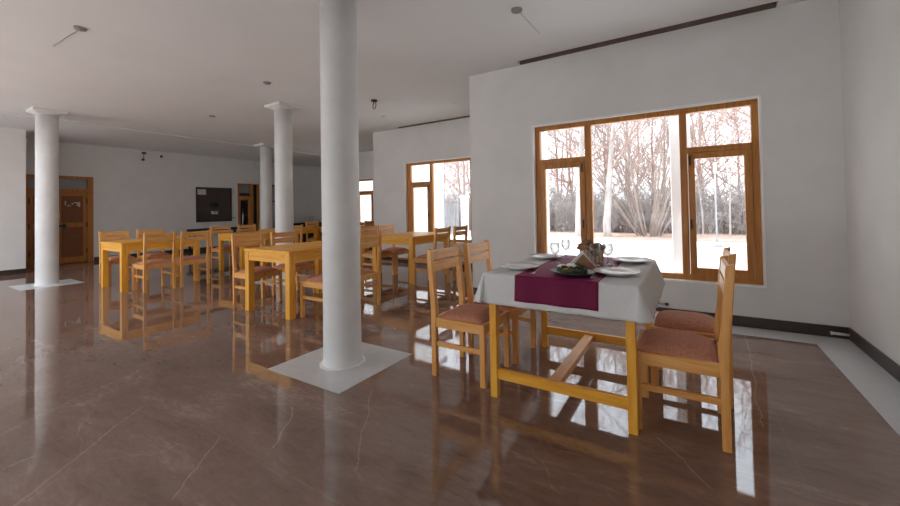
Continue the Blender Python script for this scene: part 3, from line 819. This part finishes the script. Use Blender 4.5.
for k, (px, py, pz) in enumerate(((-.02, -.055, .052), (.025, .0, .062), (.005, .04, .058))):
    m = MB(); m.lathe([(0, 0), (.014, .001), (.015, .006), (0, .008)], 16)
    tag(m.build('carrot_slice', CARROT, loc=(dx+px, dy+py, ZR+pz-.012)), ['orange carrot slice at the front of the salad', 'orange carrot slice on the crown of the salad', 'orange carrot slice at the back of the salad'][k], 'carrot slice', 'carrot slices on the salad')
for k, (px, py, pz) in enumerate(((.0, -.015, .062), (-.06, .02, .048))):
    m = MB(); m.blob((0, 0, .004), (.030, .022, .014), 9+k, .12, 2)
    tag(m.build('onion_piece', ONION, loc=(dx+px, dy+py, ZR+pz-.008)), ['white onion piece on top of the salad', 'white onion piece at the left of the salad'][k], 'onion piece', 'onion pieces on the salad')

# napkin stand with folded napkins
r = empty('napkin_holder', (-.585, 2.50, ZR), .48); tag(r, 'brown triangular napkin holder behind the salad dish', 'napkin holder')
def tri(m, y0, y1, w, h, z=0): m.prism([(-w, z), (w, z), (0.0, z+h)], 'y', y0, y1, .002)
m = MB(); tri(m, -.022, -.018, .075, .082, .008); m.build('face_panel', HOLDER, r)
m = MB(); tri(m, .018, .022, .075, .082, .008); m.build('face_panel', HOLDER, r)
MB().box(-.085, .085, -.026, .026, 0, .008, .002).build('base', HOLDER, r)
m = MB(); tri(m, -.015, .015, .092, .100, 0)
o = m.build('folded_napkins', NAPKIN, loc=(-.585, 2.50, ZR+.008)); o.rotation_euler = (0, 0, .48)
tag(o, 'white paper napkins folded to a peak in the holder', 'napkins')

# bread basket
r = empty('bread_basket', (-.59, 2.79, ZR), .25); tag(r, 'pale slatted cane basket behind the napkin holder', 'basket')
m = MB(); m.box(-.07, .07, -.055, .055, 0, .008)
for (a0, a1, b0, b1) in ((-.07, .07, -.055, -.051), (-.07, .07, .051, .055), (-.07, -.066, -.051, .051), (.066, .07, -.051, .051)): m.box(a0, a1, b0, b1, .008, .085)
m.build('lining', HOLDER, r)
for k in range(6):
    for s in (-1, 1): MB().box(-.068+k*.0235, -.068+k*.0235+.017, s*.0585-.003, s*.0585+.003, .002, .092, .001).build('slat', BASKET, r)
for k in range(4):
    for s in (-1, 1): MB().box(s*.0735-.003, s*.0735+.003, -.05+k*.026, -.05+k*.026+.02, .002, .092, .001).build('slat', BASKET, r)
for k, (px, py, pz, rr, lab) in enumerate(((-.045, -.01, .102, (.052, .036, .026), 'left'), (.04, -.012, .104, (.050, .036, .026), 'right front'), (.02, .030, .108, (.046, .030, .024), 'back'), (-.03, .0, .138, (.036, .028, .018), 'top'))):
    m = MB(); m.blob((0, 0, 0), rr, 20+k, .18)
    tag(m.build('bread_roll', BREAD, loc=(-.59+px, 2.79+py, ZR+pz)), f'brown bread piece at the {lab} of the heap in the basket', 'bread', 'bread in the basket')

# cutlery
def spoon(x, y, a, label, kind='spoon'):
    r = empty(kind, (x, y, ZC+.006 if x > -.45 or x < -.86 else ZR+.004), a); tag(r, label, kind, 'cutlery on the near table')
    MB().tube([(0, .0, .0), (0, .06, .003), (0, .10, .001)], [.0032, .0025, .003], 8).build('handle', STEEL, r)
    MB().blob((0, -.022, .0), (.013, .022, .0035), 1, 0, 2).build('head', STEEL, r)
spoon(-.468, 2.20, .05, 'spoon left of the right front plate')
spoon(-.455, 2.60, -.1, 'spoon left of the right rear plate')
spoon(-.790, 2.19, .1, 'spoon right of the left front plate')

# ------------------------------------------------------------------ outdoors
gz = -.15
gm = MB().box(-60, 40, -40, 60, gz-.1, gz)
tag(gm.build('ground', GROUND), 'pale open ground outside the windows', 'ground', kind='structure')
tag(MB().box(-30, 20, 15.7, 45, gz, gz+.03).build('leaf_litter', LITTER), 'strip of reddish fallen leaves under the bare trees', 'leaf litter', kind='stuff')

def seg_mesh(segs, nside=4):
    V = []; F = []
    for (p, q, r0, r1) in segs:
        d = q-p
        if d.length < 1e-6: continue
        d.normalize(); u = d.orthogonal().normalized(); w = d.cross(u); b = len(V)
        for (c, rr) in ((p, r0), (q, r1)):
            for k in range(nside):
                a = 2*PI*k/nside; V.append(tuple(c+rr*(math.cos(a)*u+math.sin(a)*w)))
        for k in range(nside):
            F.append((b+k, b+(k+1) % nside, b+nside+(k+1) % nside, b+nside+k))
    return V, F
def seg_obj(name, segs, mat, parent=None, loc=None, nside=4):
    V, F = seg_mesh(segs, nside)
    me = bpy.data.meshes.new(name); me.from_pydata(V, [], F); me.materials.append(mat)
    o = bpy.data.objects.new(name, me); C.objects.link(o)
    if parent: o.parent = parent
    if loc: o.location = loc
    return o
def grow(rs, p, d, L, r, depth, segs, up=.12, spread=.55, minr=.004, kids=(2, 4)):
    n = max(2, int(L/.28)); st = L/n; q = p
    for i in range(n):
        d = (d + Vector((rs.gauss(0, .10), rs.gauss(0, .10), rs.gauss(0, .06)+up*.15))).normalized()
        e = q + d*st; ra = r*(1-.55*i/n); rb = r*(1-.55*(i+1)/n)
        segs.append((q, e, max(ra, minr), max(rb, minr))); q = e
        if depth > 0 and i >= n*.25 and rs.random() < .75:
            for _ in range(rs.randint(1, 2)):
                a = Vector((rs.gauss(0, 1), rs.gauss(0, 1), rs.gauss(.2, .6))).normalized()
                grow(rs, q, (d+a*spread*1.3).normalized(), L*rs.uniform(.38, .62), rb*.55, depth-1, segs, up, spread, minr, kids)
    return q
def tree(x, y, h, seed, label, mat_t, mat_b, r0=.12, lean_=(0, 0), depth=3, group='bare trees outside', first=.3, cat='tree', minr=.006):
    rs = random.Random(seed); root = empty('bare_tree', (x, y, gz+.02)); tag(root, label, cat, group)
    ts = []; bs = []
    p = Vector((0, 0, -.02)); n = 14; d = Vector((lean_[0], lean_[1], 1)).normalized()
    for i in range(n):
        d = (d+Vector((rs.gauss(0, .03), rs.gauss(0, .03), .02))).normalized()
        q = p+d*h*.8/n; ra = r0*(1-.75*i/n); rb = r0*(1-.75*(i+1)/n)
        ts.append((p, q, ra, rb)); p = q
        if i/n > first:
            for _ in range(rs.randint(1, 2)):
                a = rs.uniform(0, 6.28); dd = Vector((math.cos(a), math.sin(a), rs.uniform(.35, 1.0))).normalized()
                grow(rs, p, dd, h*rs.uniform(.18, .32), rb*.5, depth-1, bs, .25, .5, minr)
    grow(rs, p, d, h*.25, r0*.25, depth-1, bs, minr=minr)
    seg_obj('trunk', ts, mat_t, root, nside=8); seg_obj('branches', bs, mat_b, root, nside=3)
    return root
def clump(x, y, h, seed, label, mat, n=16, r=.05, spread=.55, depth=2, minr=.006, rad=.35):
    rs = random.Random(seed); root = empty('bare_shrub', (x, y, gz+.02)); tag(root, label, 'shrub', 'bare shrubs outside')
    st = []; tw = []
    for k in range(n):
        a = rs.uniform(0, 6.28); b = rs.random()**.5
        p = Vector((rad*b*math.cos(a), rad*b*math.sin(a), -.02)); d = Vector((spread*b*math.cos(a), spread*b*math.sin(a), 1)).normalized()
        L = h*rs.uniform(.75, 1.05); m = 9
        for i in range(m):
            d = (d+Vector((rs.gauss(0, .05)+.015*math.cos(a), rs.gauss(0, .05)+.015*math.sin(a), .01))).normalized(); q = p+d*L/m
            ra = r*(1-.8*i/m); rb = r*(1-.8*(i+1)/m); st.append((p, q, ra, rb)); p = q
            if i > 1:
                for _ in range(2):
                    e = Vector((rs.gauss(0, 1), rs.gauss(0, 1), rs.gauss(.6, .5))).normalized()
                    grow(rs, p, (d+e*.7).normalized(), L*rs.uniform(.12, .26), rb*.4, depth-1, tw, .2, .5, minr)
    seg_obj('stems', st, BARKP if mat is None else mat, root, nside=5); seg_obj('twigs', tw, TWIGR if mat is None else mat, root, nside=3)
    return root
SHRUBM = mottled('grey brown bark', (0.22, 0.17, 0.145), (0.30, 0.24, 0.21), 6, 0.95)
clump(-1.40, 17.4, 5.6, 11, 'many-stemmed bare bush fanning out in the centre of the large window', SHRUBM, 26, .036, .62, 2, .008, .45)
tree(-4.0, 16.6, 8.5, 21, 'pale straight trunk left of the mullion in the large window', BARKP, TWIGR, .17, (.02, 0))
tree(-2.92, 16.9, 8.0, 22, 'pale trunk just right of the mullion in the large window', BARKP, TWIGR, .16, (-.05, 0))
XS = [(-13.5, 23), (-11.6, 20), (-9.7, 23.5), (-8.0, 20.5), (-6.6, 23), (-5.3, 21), (-3.9, 23.5), (-2.6, 21.5), (-1.2, 23), (.2, 21), (1.4, 23), (2.4, 20.5), (3.8, 22.5), (5.4, 21), (-10.6, 26), (-7.3, 26), (-4.6, 26.5), (-1.9, 26), (.8, 26), (3.1, 26)]
NM = ['far left of all the trees', 'seen through the bay window', 'behind the garden fence', 'left of the large window view', 'at the left edge of the large window', 'behind the left casement', 'behind the two pale trunks',
      'behind the central bush on its left', 'directly behind the central bush', 'right of the central bush', 'behind the right casement', 'at the right edge of the large window', 'right of the window view', 'farthest right of all',
      'in the rear row behind the fence', 'in the rear row left of the large window', 'in the rear row behind the left casement', 'in the rear row behind the bush', 'in the rear row behind the right casement', 'in the rear row far right']
for k, (x, y) in enumerate(XS):
    tree(x, y, 8.2+1.2*math.sin(k*2.3), 40+k, f'reddish bare tree {NM[k]}', TWIGR, TWIGR, .10, (0.05*math.sin(k), 0), 3, first=.12, minr=.0085)
rs = random.Random(77); sg = []
for k in range(26):
    x0, y0 = -24+k*1.35+rs.uniform(-.4, .4), rs.uniform(28, 33)
    p = Vector((x0, y0, 0)); d = Vector((0, 0, 1))
    for i in range(14):
        q = p+Vector((rs.gauss(0, .05), rs.gauss(0, .05), .72)); sg.append((p, q, .10*(1-i/16), .10*(1-(i+1)/16))); p = q
        if i > 0:
            for _ in range(2):
                a = rs.uniform(0, 6.28); grow(rs, p, Vector((math.cos(a), .6*math.sin(a), rs.uniform(.3, .9))).normalized(), rs.uniform(1.6, 2.8), .022, 2 if rs.random() < .5 else 1, sg, .25, .5, .013)
tag(seg_obj('woodland', sg, TWIGR, loc=(0, 0, gz+.02), nside=3), 'far belt of reddish bare woodland filling the background outside', 'woodland', kind='stuff')
for k, (x, y) in enumerate(((-.35, 18.2), (.42, 18.6), (1.25, 17.8))):
    tree(x, y, 4.4, 80+k, ['thin bare sapling between bush and lamp post', 'thin bare sapling beside the white lamp post', 'thin bare sapling at the right edge of the large window'][k], BARKP, TWIGR, .035, (.05, 0), 2, minr=.005)
# grey thicket behind the trunks: nobody could count its bushes
rs = random.Random(5); sg = []
for k in range(520):
    x = rs.uniform(-14, 6); y = rs.uniform(19.0, 21.0)
    if -9.5 < x < -7: continue
    h = rs.uniform(1.3, 2.5)
    for _ in range(5):
        p = Vector((x+rs.gauss(0, .15), y, 0)); d = Vector((rs.gauss(0, .45), rs.gauss(0, .3), 1)).normalized(); L = h*rs.uniform(.7, 1.1)
        for i in range(4):
            q = p+d*L/4; sg.append((p, q, .014*(1-.2*i), .014*(1-.2*(i+1)))); p = q
            for _ in range(3):
                e = Vector((rs.gauss(0, 1), rs.gauss(0, .5), rs.gauss(.3, .5))).normalized()
                sg.append((p, p+(d+e).normalized()*rs.uniform(.25, .5), .008, .006))
            d = (d+Vector((rs.gauss(0, .2), rs.gauss(0, .1), 0))).normalized()
tag(seg_obj('thicket', sg, TWIGG, loc=(0, 0, gz+.03), nside=3), 'grey tangle of low bare bushes behind the tree trunks', 'thicket', kind='stuff')

# slender post with a white head seen in the right casement
r = empty('lamp_post', (.66, 13.9, gz)); tag(r, 'slender garden lamp post with white head in the right casement', 'lamp post')
MB().lathe([(0, 0), (.13, 0), (.13, .10), (.03, .14), (0, .14)], 16).build('base', FENCEM, r)
MB().tube([(0, 0, .10), (0, 0, 2.3)], .022, 8).build('pole', FENCEM, r)
MB().box(-.04, .04, -.04, .04, 2.20, 2.52, .01).build('lamp_head', EXTW, r)
# white posts of the porch close outside
for k, (x0, x1, y, lab) in enumerate(((-.185, .02, 5.3, 'white porch post outside the right mullion of the large window'), (-1.83, -1.70, 5.3, 'white porch post outside the left edge of the large window'))):
    r = empty('porch_post', ((x0+x1)/2, y, gz)); tag(r, lab, 'post', 'white posts outside')
    w = (x1-x0)/2
    MB().box(-w, w, -.09, .09, 0, 3.3, .01).build('shaft', EXTW, r)
    MB().box(-w-.03, w+.03, -.12, .12, 0, .12, .01).build('foot', EXTW, r)
# white building with the fence by the bay window
r = empty('white_building', (-10.0, 10.95, gz)); tag(r, 'plain white building outside left of the bay window view', 'building')
MB().box(-3.0, 2.10, 0, 1.25, 0, 4.6, .02).build('wall', EXTW, r)
MB().box(-3.2, 2.12, -.15, 1.3, 4.6, 4.75, .02).build('roof_slab', FENCEM, r)
r = empty('garden_fence', (-10.3, 15.2, gz)); tag(r, 'grey slatted garden gate and fence in the bay window', 'fence')
for k in range(15):
    MB().box(k*.085, k*.085+.055, -.02, .02, .10, 1.52+.02*math.sin(k), .004).build('slat', FENCEM, r)
for zz in (.35, 1.25): MB().box(-.03, 1.30, .02, .06, zz, zz+.08, .004).build('rail', FENCEM, r)
r = empty('gate_post', (-8.72, 15.2, gz)); tag(r, 'white gate post right of the grey fence', 'post')
MB().box(-.13, .13, -.13, .13, 0, 1.75, .01).build('shaft', EXTW, r)
MB().box(-.17, .17, -.17, .17, 1.75, 1.85, .01).build('cap', EXTW, r)

# ------------------------------------------------------------------ light
w = bpy.data.worlds.new('overcast sky'); S.world = w; w.use_nodes = True
nt = w.node_tree; nt.nodes.clear()
out = nt.nodes.new('ShaderNodeOutputWorld'); bg = nt.nodes.new('ShaderNodeBackground')
tc = nt.nodes.new('ShaderNodeTexCoord'); sp = nt.nodes.new('ShaderNodeSeparateXYZ'); nt.links.new(tc.outputs['Generated'], sp.inputs[0])
col = ramp(nt, sp.outputs[2], [(0.0, (0.86, 0.90, 0.94)), (0.25, (0.87, 0.93, 1.0)), (1.0, (0.76, 0.87, 1.0))])
nt.links.new(col, bg.inputs[0]); bg.inputs[1].default_value = 1.25
nt.links.new(bg.outputs[0], out.inputs[0])
def portal(cx, cy, cz, sx, sz, face):
    L = bpy.data.lights.new('window portal', 'AREA'); L.shape = 'RECTANGLE'; L.size = sx; L.size_y = sz
    L.cycles.is_portal = True
    o = bpy.data.objects.new('window_portal', L); C.objects.link(o)
    o.location = (cx, cy, cz); o.rotation_euler = ({-1: -PI/2, 1: PI/2, 0: 0}[face], 0, 0)
for op, y in ((W1, Y1+.18), (W2, Y2+.18), (W3, Y3+.18), (W4, Y4+.18)):
    portal((op[0]+op[1])/2, y, (op[2]+op[3])/2, op[1]-op[0], op[3]-op[2], -1)
for h in BH: portal((h[0]+h[1])/2, YB-.18, (h[2]+h[3])/2, h[1]-h[0], h[3]-h[2], 1)
portal((XL+SKX)/2, (SKY0+SKY1)/2, 3.2, SKX-XL, SKY1-SKY0, 0)
sl = bpy.data.lights.new('sun', 'SUN'); sl.energy = 3.0; sl.angle = math.radians(3); sl.color = (1.0, .95, .88)
so = bpy.data.objects.new('sun', sl); C.objects.link(so); so.location = (0, -10, 20)
so.rotation_euler = Vector((.70, -.02, -1.5)).to_track_quat('-Z', 'Y').to_euler()

# ------------------------------------------------------------------ camera
f, yaw, pitch, roll, cyp = 383.353, .558748, .0167966, .0179893, 201.625
cy, sy = math.cos(yaw), math.sin(yaw); cp, spp = math.cos(pitch), math.sin(pitch); cr, sr = math.cos(roll), math.sin(roll)
Rz = Matrix(((cy, -sy, 0), (sy, cy, 0), (0, 0, 1))); Rx = Matrix(((1, 0, 0), (0, cp, -spp), (0, spp, cp))); Ry = Matrix(((cr, 0, sr), (0, 1, 0), (-sr, 0, cr)))
R = Rz @ Rx @ Ry
right, fwd, up = R.col[0], R.col[1], R.col[2]
M = Matrix(((right[0], up[0], -fwd[0], 0), (right[1], up[1], -fwd[1], 0), (right[2], up[2], -fwd[2], H), (0, 0, 0, 1)))
cam = bpy.data.cameras.new('camera'); co = bpy.data.objects.new('camera', cam); C.objects.link(co)
co.matrix_world = M
cam.sensor_fit = 'HORIZONTAL'; cam.sensor_width = 36; cam.lens = f/900*36
cam.shift_x = 0; cam.shift_y = -(253-cyp)/900
cam.clip_start = .02; cam.clip_end = 200
S.camera = co

S.view_settings.view_transform = 'Standard'; S.view_settings.look = 'None'
S.view_settings.exposure = 1.55; S.view_settings.gamma = 1.0; S.view_settings.use_curve_mapping = False
S.cycles.use_denoising = True
S.cycles.max_bounces = 10; S.cycles.diffuse_bounces = 6; S.cycles.glossy_bounces = 5; S.cycles.transparent_max_bounces = 16
